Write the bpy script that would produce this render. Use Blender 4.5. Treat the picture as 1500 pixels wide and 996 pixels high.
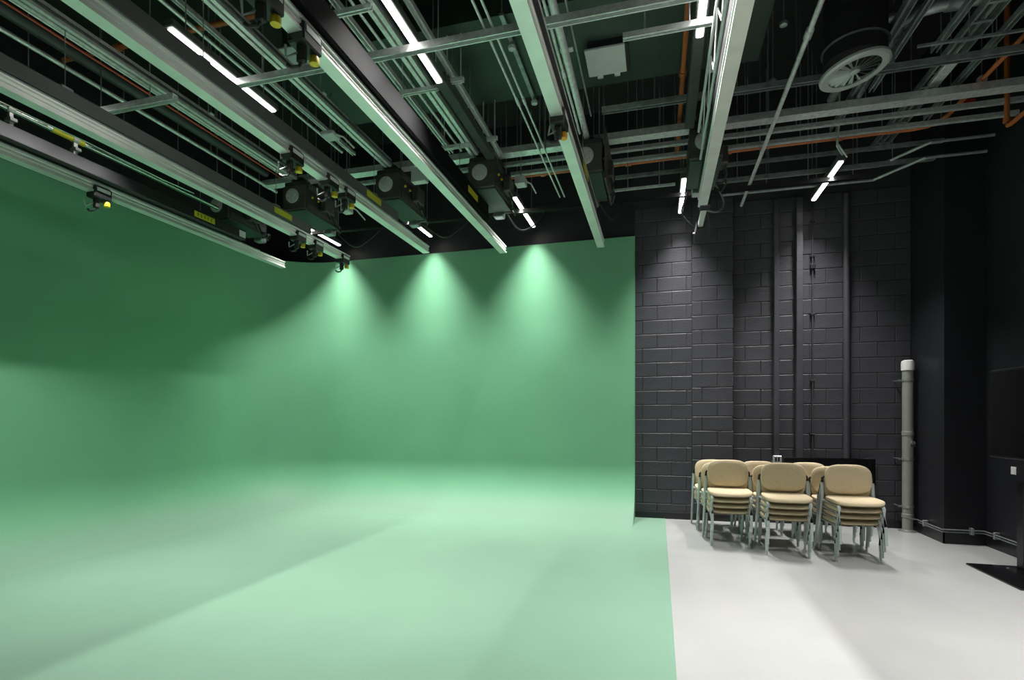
import bpy, math, random
from mathutils import Vector, Matrix
random.seed(7)
scene = bpy.context.scene
C = scene.collection
for o in list(bpy.data.objects):
    bpy.data.objects.remove(o)

# ------------------------------------------------------------------ camera
FPX, CX, HY, H = 789.0, 750.0, 612.0, 1.6
ANG = math.atan(214.0 / FPX)
ca, sa = math.cos(ANG), math.sin(ANG)
cam_d = bpy.data.cameras.new('camera')
cam = bpy.data.objects.new('camera', cam_d)
C.objects.link(cam)
cam.location = (0, 0, H)
cam.rotation_euler = (math.pi / 2, 0, ANG)
cam_d.sensor_width = 36
cam_d.sensor_fit = 'HORIZONTAL'
cam_d.lens = FPX / 1500 * 36
cam_d.shift_y = (HY - 498) / 1500
cam_d.clip_start = 0.05
scene.camera = cam

# ------------------------------------------------------------------ world and exposure
w = bpy.data.worlds.new('world')
scene.world = w
w.use_nodes = True
w.node_tree.nodes['Background'].inputs[0].default_value = (0.5, 0.6, 0.55, 1)
w.node_tree.nodes['Background'].inputs[1].default_value = 0.01
scene.view_settings.view_transform = 'Standard'
scene.view_settings.look = 'None'
scene.view_settings.gamma = 1
scene.view_settings.use_curve_mapping = False
scene.view_settings.exposure = 0.0
LAMP_W = 54.0          # power of one LED batten
LAMP_COL = (1.0, 0.98, 0.95)

# ------------------------------------------------------------------ room measures
X_LEFT, X_RIGHT = -7.25, 3.97
Y_BACK, Y_FRONT = 8.90, -4.2
Z_CEIL = 6.6
GX = 0.11              # edge of the green floor paint
BAR_X = [-6.05, -4.83, -3.40, -2.27, -0.81, 0.507]
BAR_Z = 4.10
DUCTS = [(-3.75, 1.0, 4.75, 6.05, 5.30), (-2.7, 1.0, 2.4, 4.2, 5.55), (-5.6, -3.0, 3.0, 4.0, 5.75)]
LED_X = [-5.61, -3.81, -1.98, 0.33, 2.17]
LED_Z = 4.75

def at_z(px, py, Z):
    D = FPX * (Z - H) / (HY - py)
    lat = (px - CX) / FPX * D
    return Vector((lat * ca - D * sa, D * ca + lat * sa, Z))
def at_y(px, py, Y):
    t = (px - CX) / FPX
    X = Y * (t * ca - sa) / (ca + t * sa)
    D = -X * sa + Y * ca
    return Vector((X, Y, H + (HY - py) / FPX * D))
def rx(ratio, Z):
    return (Z - H) * ca * ratio

# ------------------------------------------------------------------ materials
M = {}
def mat(name, col, rough=0.5, metal=0.0, noise=0.0, nscale=8.0, bump=0.0, bscale=40.0, spec=0.5, emit=None, estr=0.0, stretch=None, rvar=0.0):
    m = bpy.data.materials.new(name)
    m.use_nodes = True
    nt = m.node_tree
    b = nt.nodes['Principled BSDF']
    b.inputs['Base Color'].default_value = (*col, 1)
    b.inputs['Roughness'].default_value = rough
    b.inputs['Metallic'].default_value = metal
    b.inputs['Specular IOR Level'].default_value = spec
    tc = nt.nodes.new('ShaderNodeTexCoord')
    src = tc.outputs['Object']
    if stretch:
        mp = nt.nodes.new('ShaderNodeMapping')
        mp.inputs['Scale'].default_value = stretch
        nt.links.new(src, mp.inputs['Vector'])
        src = mp.outputs['Vector']
    if noise or rvar:
        n = nt.nodes.new('ShaderNodeTexNoise')
        n.inputs['Scale'].default_value = nscale
        n.inputs['Detail'].default_value = 5
        nt.links.new(src, n.inputs['Vector'])
        if noise:
            r = nt.nodes.new('ShaderNodeMapRange')
            r.inputs['From Min'].default_value = 0.3
            r.inputs['From Max'].default_value = 0.7
            r.inputs['To Min'].default_value = 1 - noise
            r.inputs['To Max'].default_value = 1 + noise
            nt.links.new(n.outputs['Fac'], r.inputs['Value'])
            v = nt.nodes.new('ShaderNodeVectorMath')
            v.operation = 'SCALE'
            v.inputs[0].default_value = col
            nt.links.new(r.outputs['Result'], v.inputs['Scale'])
            nt.links.new(v.outputs['Vector'], b.inputs['Base Color'])
        if rvar:
            r2 = nt.nodes.new('ShaderNodeMapRange')
            r2.inputs['From Min'].default_value = 0.3
            r2.inputs['From Max'].default_value = 0.7
            r2.inputs['To Min'].default_value = max(0, rough - rvar)
            r2.inputs['To Max'].default_value = min(1, rough + rvar)
            nt.links.new(n.outputs['Fac'], r2.inputs['Value'])
            nt.links.new(r2.outputs['Result'], b.inputs['Roughness'])
    if bump:
        n2 = nt.nodes.new('ShaderNodeTexNoise')
        n2.inputs['Scale'].default_value = bscale
        n2.inputs['Detail'].default_value = 4
        nt.links.new(src, n2.inputs['Vector'])
        bp = nt.nodes.new('ShaderNodeBump')
        bp.inputs['Strength'].default_value = bump
        bp.inputs['Distance'].default_value = 0.01
        nt.links.new(n2.outputs['Fac'], bp.inputs['Height'])
        nt.links.new(bp.outputs['Normal'], b.inputs['Normal'])
    if emit:
        b.inputs['Emission Color'].default_value = (*emit, 1)
        b.inputs['Emission Strength'].default_value = estr
    M[name] = m
    return m

GREEN = (0.165, 0.42, 0.245)
GREEN_F = (0.195, 0.335, 0.243)
mat('green_wall', GREEN, 0.6, noise=0.03, nscale=1.5, spec=0.35)
mat('green_floor', GREEN_F, 0.5, noise=0.03, nscale=1.5, spec=0.35)
def lit_floor_blend():
    # washed-out look of strong light put into the floor green, blending up the cove
    nt = M['green_wall'].node_tree
    b = nt.nodes['Principled BSDF']
    src = b.inputs['Base Color'].links[0].from_socket
    geo = nt.nodes.new('ShaderNodeTexCoord'); sep = nt.nodes.new('ShaderNodeSeparateXYZ')
    nt.links.new(geo.outputs['Object'], sep.inputs[0])
    mr = nt.nodes.new('ShaderNodeMapRange'); mr.interpolation_type = 'SMOOTHSTEP'
    mr.inputs['From Min'].default_value = 0.0; mr.inputs['From Max'].default_value = 0.5
    nt.links.new(sep.outputs['Z'], mr.inputs['Value'])
    mx = nt.nodes.new('ShaderNodeMix'); mx.data_type = 'RGBA'
    nt.links.new(mr.outputs['Result'], mx.inputs['Factor'])
    mx.inputs['A'].default_value = (*GREEN_F, 1)
    nt.links.new(src, mx.inputs['B'])
    nt.links.new(mx.outputs['Result'], b.inputs['Base Color'])
lit_floor_blend()
mat('white_floor', (0.43, 0.435, 0.43), 0.2, noise=0.03, nscale=1.3, rvar=0.06, spec=0.5)
mat('black_paint', (0.020, 0.020, 0.023), 0.5, noise=0.15, nscale=3, bump=0.15, bscale=60)
mat('block_paint', (0.046, 0.046, 0.056), 0.48, noise=0.15, nscale=4, bump=0.35, bscale=45)
mat('mortar_paint', (0.03, 0.03, 0.034), 0.6)
mat('pillar_paint', (0.013, 0.0135, 0.018), 0.45, noise=0.12, nscale=2.5)
mat('ceiling_black', (0.012, 0.012, 0.013), 0.7)
mat('duct_metal', (0.040, 0.062, 0.050), 0.45, metal=0.3, noise=0.3, nscale=1.6, rvar=0.1)  # green bounce from the painted floor is tinted into the duct colour
mat('alu', (0.90, 0.90, 0.88), 0.40, metal=0.6, noise=0.06, nscale=5)
mat('galv', (0.78, 0.80, 0.80), 0.40, metal=0.6, noise=0.16, nscale=22)
mat('galv_dull', (0.34, 0.37, 0.38), 0.45, metal=0.6, noise=0.25, nscale=14)
mat('dark_pipe', (0.06, 0.065, 0.065), 0.45, metal=0.3, noise=0.15, nscale=9)
mat('white_steel', (0.72, 0.72, 0.73), 0.35, metal=0.2)
mat('chrome', (0.75, 0.75, 0.76), 0.2, metal=1.0, noise=0.1, nscale=12)
mat('trunk_black', (0.014, 0.014, 0.016), 0.5, noise=0.1, nscale=6)
mat('trunk_unlit', (0.005, 0.005, 0.0055), 0.8, spec=0.12)  # extra dark copy of the black; the face's unlit look is in the colour
mat('trunk_lit', (0.11, 0.107, 0.11), 0.5, noise=0.08, nscale=6)  # black trunking made greyer; lamplight on its face is in the colour
mat('black_plastic', (0.015, 0.015, 0.016), 0.4)
mat('hoist_body', (0.035, 0.034, 0.033), 0.5, metal=0.2, noise=0.2, nscale=9)
mat('hoist_face', (0.075, 0.07, 0.065), 0.5, metal=0.3, noise=0.2, nscale=9)
mat('hoist_plate', (0.035, 0.065, 0.052), 0.55, metal=0.1)  # green cast thrown up from the floor is mixed into this dark grey
mat('disc_grey', (0.6, 0.6, 0.57), 0.5, metal=0.3, noise=0.12, nscale=30)
mat('yellow', (0.75, 0.56, 0.03), 0.45)
mat('label_yellow', (0.60, 0.54, 0.03), 0.5)
mat('label_print', (0.16, 0.15, 0.03), 0.5)
mat('white_label', (0.75, 0.75, 0.75), 0.5)
mat('amber', (0.80, 0.36, 0.02), 0.45)
mat('orange_pipe', (0.42, 0.115, 0.03), 0.45, noise=0.12, nscale=10)
mat('red_pipe', (0.5, 0.075, 0.035), 0.45)
mat('red_tag', (0.45, 0.02, 0.02), 0.5)
mat('panel_grey', (0.50, 0.54, 0.52), 0.5, noise=0.04, nscale=10)
mat('led_housing', (0.10, 0.105, 0.10), 0.45, metal=0.3)
mat('led_glow', (1, 1, 1), 0.4, emit=(1.0, 0.97, 0.92), estr=9.0)
mat('diffuser_grey', (0.42, 0.45, 0.44), 0.5, metal=0.2)
mat('chair_fabric', (0.60, 0.50, 0.335), 0.9, noise=0.05, nscale=40, bump=0.25, bscale=500, spec=0.2)
mat('chair_shell', (0.20, 0.165, 0.075), 0.6)
mat('chair_leg', (0.48, 0.54, 0.53), 0.38, metal=0.15)
mat('pipe_grey', (0.27, 0.275, 0.24), 0.42, noise=0.06, nscale=6)
mat('cap_white', (0.78, 0.78, 0.76), 0.4)
mat('steel_clamp', (0.5, 0.51, 0.5), 0.35, metal=0.8)
mat('gloss_black', (0.006, 0.006, 0.007), 0.12)
mat('satin_black', (0.012, 0.012, 0.014), 0.35)
mat('socket_silver', (0.62, 0.66, 0.68), 0.35, metal=0.4)

# ------------------------------------------------------------------ mesh helper
WL = {}
class MB:
    def __init__(self):
        self.v = []; self.f = []
    def add(self, vs, fs):
        n = len(self.v)
        self.v += [Vector(p) for p in vs]
        self.f += [tuple(i + n for i in f) for f in fs]
        return self
    def box(self, x0, x1, y0, y1, z0, z1):
        return self.add([(x0,y0,z0),(x1,y0,z0),(x1,y1,z0),(x0,y1,z0),(x0,y0,z1),(x1,y0,z1),(x1,y1,z1),(x0,y1,z1)],
                        [(0,3,2,1),(4,5,6,7),(0,1,5,4),(1,2,6,5),(2,3,7,6),(3,0,4,7)])
    def cbox(self, x0, x1, y0, y1, z0, z1, c=0.01):
        """box with chamfered edges along every axis (rounded look)"""
        prof = [(x0+c,y0),(x1-c,y0),(x1,y0+c),(x1,y1-c),(x1-c,y1),(x0+c,y1),(x0,y1-c),(x0,y0+c)]
        mx, my = (x0+x1)/2, (y0+y1)/2
        def ring(s, z):
            return [(mx+(x-mx)*(1-2*s/(x1-x0)), my+(y-my)*(1-2*s/(y1-y0)), z) for x, y in prof]
        vs = ring(c, z0) + ring(0, z0+c) + ring(0, z1-c) + ring(c, z1)
        fs = [tuple(range(7,-1,-1)), tuple(range(24,32))]
        for k in range(3):
            for i in range(8):
                j = (i+1) % 8
                fs.append((k*8+i, k*8+j, k*8+8+j, k*8+8+i))
        return self.add(vs, fs)
    def prism(self, prof, a0, a1, axis='y'):
        """prof = polygon; axis y: (x,z), axis x: (y,z), axis z: (x,y)"""
        def p(q, a):
            return (q[0], a, q[1]) if axis == 'y' else ((a, q[0], q[1]) if axis == 'x' else (q[0], q[1], a))
        n = len(prof)
        vs = [p(q, a0) for q in prof] + [p(q, a1) for q in prof]
        fs = [tuple(range(n)), tuple(range(2*n-1, n-1, -1))]
        fs += [(i, i+n, (i+1) % n + n, (i+1) % n) for i in range(n)]
        return self.add(vs, fs)
    def tube(self, p0, p1, r, n=8, r1=None, flat=1.0):
        if abs(p0[0]-p1[0]) < 1e-6 and abs(p0[1]-p1[1]) < 1e-6 and abs(p1[2]-Z_CEIL) < 1e-6:
            for (x0, x1, y0, y1, z0) in DUCTS:          # a rod under a duct is fixed to the duct
                if x0 < p0[0] < x1 and y0 < p0[1] < y1 and p0[2] < z0:
                    p1 = (p1[0], p1[1], z0)
        return self.path([p0, p1], r, n, r1=r1, flat=flat)
    def path(self, pts, r, n=8, r1=None, flat=1.0):
        pts = [Vector(p) for p in pts]
        m = len(pts)
        vs = []; fs = []
        up = Vector((0, 0, 1))
        for k, p in enumerate(pts):
            if k == 0: t = pts[1]-pts[0]
            elif k == m-1: t = pts[-1]-pts[-2]
            else: t = (pts[k+1]-pts[k]).normalized() + (pts[k]-pts[k-1]).normalized()
            t.normalize()
            ref = up if abs(t.z) < 0.9 else Vector((0, 1, 0))
            u = t.cross(ref).normalized(); v = u.cross(t).normalized()
            rr = r if r1 is None else r + (r1-r)*k/(m-1)
            for i in range(n):
                a = 2*math.pi*i/n
                vs.append(p + u*math.cos(a)*rr*flat + v*math.sin(a)*rr)
        for k in range(m-1):
            for i in range(n):
                j = (i+1) % n
                fs.append((k*n+i, k*n+j, (k+1)*n+j, (k+1)*n+i))
        fs.append(tuple(range(n-1, -1, -1)))
        fs.append(tuple(range((m-1)*n, m*n)))
        return self.add(vs, fs)
    def lathe(self, prof, c, n=24, axis='z'):
        """prof = [(r, h)], closed by caps"""
        vs = []; fs = []
        for r, h in prof:
            for i in range(n):
                a = 2*math.pi*i/n
                x, y = r*math.cos(a), r*math.sin(a)
                q = (x, y, h) if axis == 'z' else ((x, h, y) if axis == 'y' else (h, x, y))
                vs.append((c[0]+q[0], c[1]+q[1], c[2]+q[2]))
        m = len(prof)
        for k in range(m-1):
            for i in range(n):
                j = (i+1) % n
                fs.append((k*n+i, k*n+j, (k+1)*n+j, (k+1)*n+i))
        fs.append(tuple(range(n-1, -1, -1)))
        fs.append(tuple(range((m-1)*n, m*n)))
        return self.add(vs, fs)
    def build(self, name, m, parent=None, smooth=False, kind=None):
        me = bpy.data.meshes.new(name)
        if parent is not None:
            off = WL[parent.name]
        else:
            xs = [p.x for p in self.v]; ys = [p.y for p in self.v]; zs = [p.z for p in self.v]
            off = Vector(((min(xs)+max(xs))/2, (min(ys)+max(ys))/2, min(zs)))
        me.from_pydata([tuple(p-off) for p in self.v], [], self.f)
        bm = __import__('bmesh').new()
        bm.from_mesh(me)
        __import__('bmesh').ops.recalc_face_normals(bm, faces=bm.faces)
        bm.to_mesh(me); bm.free()
        me.materials.append(M[m])
        if smooth:
            for p in me.polygons: p.use_smooth = True
            try: me.set_sharp_from_angle(angle=math.radians(40))
            except Exception: pass
        o = bpy.data.objects.new(name, me)
        C.objects.link(o)
        if parent is not None:
            o.parent = parent
        else:
            o.location = off
        WL[o.name] = off
        if kind: o['kind'] = kind
        return o
def tag(o, label, cat, group=None):
    o['label'] = label; o['category'] = cat
    if group: o['group'] = group
    return o
def thing(name, label, cat, loc=(0,0,0), group=None):
    o = bpy.data.objects.new(name, None)
    C.objects.link(o); o.location = loc
    o.empty_display_size = 0.1
    WL[o.name] = Vector(loc)
    return tag(o, label, cat, group)
def copy_tree(o, parent=None):
    c = o.copy(); C.objects.link(c)
    c.parent = parent
    for ch in list(o.children):
        copy_tree(ch, c)
    return c
def struct(name, mb, m, smooth=False):
    return mb.build(name, m, None, smooth, 'structure')

# ================================================================== SETTING
struct('floor', MB().box(X_LEFT-0.2, X_RIGHT+0.2, Y_FRONT, 9.3, -0.1, 0.0), 'white_floor')
struct('ceiling', MB().box(X_LEFT-0.2, X_RIGHT+0.2, Y_FRONT, 9.3, Z_CEIL, Z_CEIL+0.1), 'ceiling_black')
struct('wall_left', MB().box(X_LEFT-0.2, X_LEFT, Y_FRONT, 9.3, 0, Z_CEIL), 'black_paint')
struct('wall_right', MB().box(X_RIGHT, X_RIGHT+0.2, Y_FRONT, 9.3, 0, Z_CEIL), 'pillar_paint')
struct('wall_front', MB().box(X_LEFT, X_RIGHT, Y_FRONT-0.2, Y_FRONT, 0, Z_CEIL), 'black_paint')
# back wall: mortar bed; proud part up to XS, recessed beyond
XS, YR = 1.124, 9.0
XP, YP = 3.52, 8.07
MD = 0.008
wb = MB().box(X_LEFT, XS-MD, Y_BACK+MD, 9.3, 0, Z_CEIL).box(XS-MD, X_RIGHT, YR+MD, 9.3, 0, Z_CEIL)
wall_back = struct('wall_back', wb, 'mortar_paint')
# the part above the green wall and beside it, plain paint
MB().box(X_LEFT, -0.375, Y_BACK, Y_BACK+MD, 4.2, Z_CEIL).build('upper_band', 'black_paint', wall_back)
pil = struct('wall_pillar', MB().box(XP, X_RIGHT, YP, 9.05, 0, Z_CEIL), 'pillar_paint')
MB().box(XP-0.004, XP, YP+0.01, YR-0.02, 1.37, 1.376).build('board_joint', 'mortar_paint', pil)
# concrete blocks
block_meshes = {}
def block_mesh(wd, ht):
    key = (round(wd, 3), round(ht, 3))
    if key in block_meshes: return block_meshes[key]
    c = 0.006
    me = bpy.data.meshes.new('block')
    a, b = wd/2, ht/2
    vs = [(-a, 0, -b), (a, 0, -b), (a, 0, b), (-a, 0, b),
          (-a, -MD+c*0.7, -b), (a, -MD+c*0.7, -b), (a, -MD+c*0.7, b), (-a, -MD+c*0.7, b),
          (-a+c, -MD, -b+c), (a-c, -MD, -b+c), (a-c, -MD, b-c), (-a+c, -MD, b-c)]
    fs = [(8, 9, 10, 11)]
    for i in range(4):
        j = (i+1) % 4
        fs.append((i, j, 4+j, 4+i)); fs.append((4+i, 4+j, 8+j, 8+i))
    me.from_pydata(vs, [], fs)
    me.materials.append(M['block_paint'])
    block_meshes[key] = me
    return me
WB0 = WL[wall_back.name]
rb = random.Random(3)
def lay(x0, x1, yf, first, z0=0.0, z1=4.95, ch=0.225, bl=0.45):
    k = 0; z = z0
    while z < z1:
        x = x0 - (first if k % 2 == 0 else first + bl/2)
        while x < x1:
            a, b = max(x, x0), min(x+bl, x1)
            if b - a > 0.05:
                g = 0.0045
                o = bpy.data.objects.new('block', block_mesh(b-a-2*g, ch-2*g))
                C.objects.link(o); o.parent = wall_back
                o.location = Vector(((a+b)/2, yf+MD+rb.uniform(-0.0025, 0.001), z+ch/2)) - WB0
                o.rotation_euler = (rb.uniform(-0.006, 0.006), 0, rb.uniform(-0.004, 0.004))
            x += bl
        z += ch; k += 1
lay(-0.37, 0.513, Y_BACK, 0.10, z0=0.01)
lay(0.513, XS, Y_BACK, 0.30, z0=0.05)
lay(XS, XP, YR, 0.05, z0=0.01)
# baseboards
struct('baseboard_back', MB().prism([(Y_BACK, 0.0), (Y_BACK-0.02, 0.0), (Y_BACK-0.02, 0.10), (Y_BACK-0.012, 0.115), (Y_BACK, 0.115)], -0.37, XS, 'x')
       .prism([(YR, 0.0), (YR-0.02, 0.0), (YR-0.02, 0.10), (YR-0.012, 0.115), (YR, 0.115)], XS, XP, 'x'), 'satin_black')
struct('baseboard_pillar', MB().prism([(XP, 0), (XP-0.015, 0), (XP-0.015, 0.14), (XP-0.008, 0.15), (XP, 0.15)], YP-0.015, YR-0.02, 'y')
       .prism([(YP, 0), (YP-0.015, 0), (YP-0.015, 0.14), (YP-0.008, 0.15), (YP, 0.15)], XP-0.015, X_RIGHT-0.015, 'x'), 'satin_black')
struct('baseboard_right', MB().prism([(X_RIGHT, 0), (X_RIGHT-0.015, 0), (X_RIGHT-0.015, 0.14), (X_RIGHT-0.008, 0.15), (X_RIGHT, 0.15)], Y_FRONT, YP-0.02, 'y'), 'satin_black')

# ---- green cyclorama
CW_X, CW_Y, CW_Z = -7.10, 8.82, 4.50
CR, CF, CE = 1.25, 0.85, -0.37      # corner radius, foot radius, right end
cyc = thing('cyclorama', 'tall green painted cyclorama backdrop curving from walls into the floor', 'cyclorama', (-3.7, 4, 0))
plan = []                             # (point, inward normal)
for y in (Y_FRONT+0.02, -2, 0, 2, 4, 6, CW_Y-CR):
    plan.append((Vector((CW_X, y, 0)), Vector((1, 0, 0))))
for i in range(1, 24):
    a = math.pi/2*i/24
    n = Vector((math.cos(a), -math.sin(a), 0))
    plan.append((Vector((CW_X+CR, CW_Y-CR, 0)) - n*CR, n))
for x in (CW_X+CR, -5, -4, -3, -2, -1, CE):
    plan.append((Vector((x, CW_Y, 0)), Vector((0, -1, 0))))
prof = [(CF - CF*math.sin(math.pi/2*k/18), CF - CF*math.cos(math.pi/2*k/18)) for k in range(19)]
prof += [(0, 1.6), (0, 2.5), (0, 3.5), (0, CW_Z), (-0.055, CW_Z)]
g = MB()
vs = []; fs = []
for p, n in plan:
    for o_, z in prof:
        vs.append(p + n*o_ + Vector((0, 0, z+0.004)))
np_ = len(prof)
for i in range(len(plan)-1):
    for k in range(np_-1):
        fs.append((i*np_+k, i*np_+k+1, (i+1)*np_+k+1, (i+1)*np_+k))
g.add(vs, fs)
o = g.build('backdrop_wall', 'green_wall', cyc, True)
e = MB().prism([(CW_Y-q, z+0.004) for q, z in prof[:-1]] + [(Y_BACK-0.003, CW_Z+0.004), (Y_BACK-0.003, 0.003)], CE-0.003, CE+0.012, 'x')
e.build('end_panel', 'green_wall', cyc)
fl = [p + n*CF for p, n in plan]
poly = [(p.x, p.y) for p in fl] + [(CE+0.012, fl[-1].y), (CE+0.012, Y_BACK-0.022), (GX, Y_BACK-0.022), (GX, Y_FRONT+0.02)]
MB().prism(poly, 0.0005, 0.004, 'z').build('painted_floor', 'green_floor', cyc)

# ---- things fixed to the black wall
tag(MB().cbox(1.70, 1.775, YR-0.07, YR-0.001, 0.95, 4.9, 0.006).build('wall_trunking', 'block_paint'),
    'black square cable trunking rising from the silver socket box', 'trunking')
tag(MB().cbox(2.0, 2.09, YR-0.11, YR-0.001, 0.12, 4.9, 0.006).build('wall_trunking', 'block_paint'),
    'deep black boxed pipe casing between trunking and thin wall conduit', 'trunking')
t = thing('wall_conduit', 'thin black wall conduit with saddle clips up the block wall', 'conduit', (2.235, YR-0.03, 0.95))
MB().tube((2.235, YR-0.03, 0.95), (2.235, YR-0.03, 4.8), 0.012).build('tube', 'block_paint', t, True)
for z in (1.35, 2.15, 3.15, 3.85, 4.02, 4.55):
    MB().cbox(2.205, 2.265, YR-0.045, YR-0.002, z-0.015, z+0.015, 0.004).build('saddle_clip', 'black_plastic', t)
MB().cbox(2.2, 2.27, YR-0.06, YR-0.002, 3.83, 3.90, 0.006).build('junction_box', 'black_plastic', t)
tag(MB().tube((2.68, YR-0.05, 0.12), (2.68, YR-0.05, 4.9), 0.045, 16).build('wall_pipe', 'block_paint', None, True),
    'thick round black pipe standing against the block wall', 'pipe')
# black panel and silver socket behind the chairs
t = thing('wall_panel', 'low glossy black panel mounted on block wall behind chairs', 'panel', (2.5, YR-0.06, 0.55))
a = at_y(1148, 672, YR-0.12); b = at_y(1284, 676, YR-0.12)
MB().cbox(1.82, 3.03, YR-0.13, YR-0.111, 0.62, 1.01, 0.006).build('face', 'gloss_black', t)
MB().box(1.86, 2.99, YR-0.111, YR-0.002, 0.66, 0.98).build('back_box', 'satin_black', t)
t = thing('socket_box', 'small silver metal socket box on the black block wall', 'socket', (1.735, YR-0.05, 0.92))
MB().cbox(1.675, 1.795, YR-0.13, YR-0.072, 0.92, 1.03, 0.006).build('box', 'socket_silver', t)
MB().box(1.675, 1.795, YR-0.072, YR-0.002, 0.93, 0.949).build('bracket', 'socket_silver', t)
MB().box(1.70, 1.725, YR-0.134, YR-0.129, 0.945, 1.005).build('socket_hole', 'satin_black', t)
MB().box(1.74, 1.765, YR-0.134, YR-0.129, 0.945, 1.005).build('socket_hole', 'satin_black', t)

# ---- grey standpipe with white cap
PX, PY, PR = 3.40, 8.80, 0.066
t = thing('standpipe', 'grey vertical pipe with white cap clamped beside black pillar', 'pipe', (PX, PY, 0))
MB().lathe([(PR, 0.02), (PR, 2.30)], (PX, PY, 0), 24).build('tube', 'pipe_grey', t, True)
MB().lathe([(PR+0.012, 2.27), (PR+0.014, 2.36), (PR+0.008, 2.40), (PR-0.02, 2.415)], (PX, PY, 0), 24).build('cap', 'cap_white', t, True)
MB().lathe([(PR+0.05, 0.0), (PR+0.05, 0.008), (PR+0.02, 0.015), (PR, 0.03)], (PX, PY, 0), 24).build('base_flange', 'steel_clamp', t, True)
for z in (2.13, 1.02, 0.35):
    c = MB().lathe([(PR+0.001, z-0.018), (PR+0.007, z-0.016), (PR+0.007, z+0.016), (PR+0.001, z+0.018)], (PX, PY, 0), 24).build('clamp', 'steel_clamp', t, True)
    MB().box(PX-PR-0.05, PX-PR, PY-0.012, PY+0.012, z-0.012, z+0.012).tube((PX-PR-0.03, PY, z), (PX-PR-0.03, YR-0.005, z), 0.008).build('bolt', 'steel_clamp', c)
for z in (1.38, 0.22):
    MB().lathe([(PR, z-0.03), (PR+0.006, z-0.025), (PR+0.006, z+0.025), (PR, z+0.03)], (PX, PY, 0), 24).build('joint_collar', 'pipe_grey', t, True)
v = MB().tube((PX+0.03, PY-PR, 1.25), (PX+0.03, PY-PR-0.04, 1.25), 0.025, 12).build('valve', 'steel_clamp', t, True)
MB().path([(PX+0.03, PY-PR-0.035, 1.25), (PX+0.05, PY-PR-0.05, 1.21), (PX+0.015, PY-PR-0.05, 1.18), (PX-0.0, PY-PR-0.04, 1.22)], 0.007).build('lever', 'black_plastic', v)

# ---- low pipe run along the pillar foot
LZ = 0.185
t = thing('low_pipe', 'thin steel pipe running above skirting around the black pillar', 'pipe', (XP, YP, LZ))
run = [(PX+0.08, YR-0.12, LZ+0.02), (XP-0.045, YR-0.3, LZ), (XP-0.045, YP-0.045, LZ), (X_RIGHT-0.045, YP-0.045, LZ), (X_RIGHT-0.045, 5.2, LZ)]
MB().path([(PX-0.12, YP+0.62, LZ+0.04), (PX+0.0, YP+0.60, LZ+0.01)] + run[1:], 0.008).build('tube', 'galv_dull', t, True)
MB().path([(XP-0.045, YR-0.35, LZ-0.03), (XP-0.045, YP-0.045, LZ-0.03), (X_RIGHT-0.045, YP-0.045, LZ-0.03), (X_RIGHT-0.045, 5.2, LZ-0.03)], 0.006).build('tube', 'galv_dull', t, True)
for (x, y, ax) in ((XP-0.03, 8.5, 'x'), (3.80, YP-0.03, 'y'), (X_RIGHT-0.03, 7.80, 'x'), (X_RIGHT-0.03, 6.4, 'x')):
    if ax == 'x': MB().cbox(x-0.03, x+0.03, y-0.016, y+0.016, LZ-0.055, LZ+0.03, 0.004).build('bracket', 'steel_clamp', t)
    else: MB().cbox(x-0.016, x+0.016, y-0.03, y+0.03, LZ-0.055, LZ+0.03, 0.004).build('bracket', 'steel_clamp', t)

# ---- switch plate
t = thing('switch_plate', 'small white switch plate on the black wall beneath the screen', 'switch', (X_RIGHT-0.006, 7.52, 0.99))
MB().cbox(X_RIGHT-0.012, X_RIGHT-0.001, 7.475, 7.565, 0.945, 1.035, 0.003).build('plate', 'cap_white', t)
for dy in (-0.018, 0.018):
    MB().box(X_RIGHT-0.016, X_RIGHT-0.011, 7.52+dy-0.010, 7.52+dy+0.010, 0.965, 1.012).build('rocker', 'white_label', t)

# ---- screen on a floor stand
t = thing('screen_stand', 'large black screen on a floor stand with flat black base', 'screen', (3.6, 6.5, 0))
MB().cbox(3.52, 3.60, 5.45, 7.11, 1.17, 2.12, 0.012).build('screen', 'satin_black', t)
MB().box(3.516, 3.521, 5.48, 7.08, 1.20, 2.09).build('display', 'gloss_black', t)
MB().cbox(3.24, 3.92, 6.05, 6.97, 0.0, 0.018, 0.004).build('base_plate', 'gloss_black', t)
MB().cbox(3.66, 3.80, 6.78, 6.90, 0.018, 0.92, 0.008).build('post', 'satin_black', t)
MB().cbox(3.66, 3.80, 6.12, 6.24, 0.018, 0.92, 0.008).build('post', 'satin_black', t)
MB().box(3.68, 3.78, 6.24, 6.78, 0.80, 0.92).build('cross_beam', 'satin_black', t)
MB().box(3.60, 3.74, 6.20, 6.44, 0.80, 1.9).build('mount', 'satin_black', t)
for y in (6.83, 6.2):
    MB().lathe([(0.012, 0.018), (0.012, 0.024), (0.006, 0.026)], (3.55, y, 0), 10).build('bolt', 'steel_clamp', t)

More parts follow.
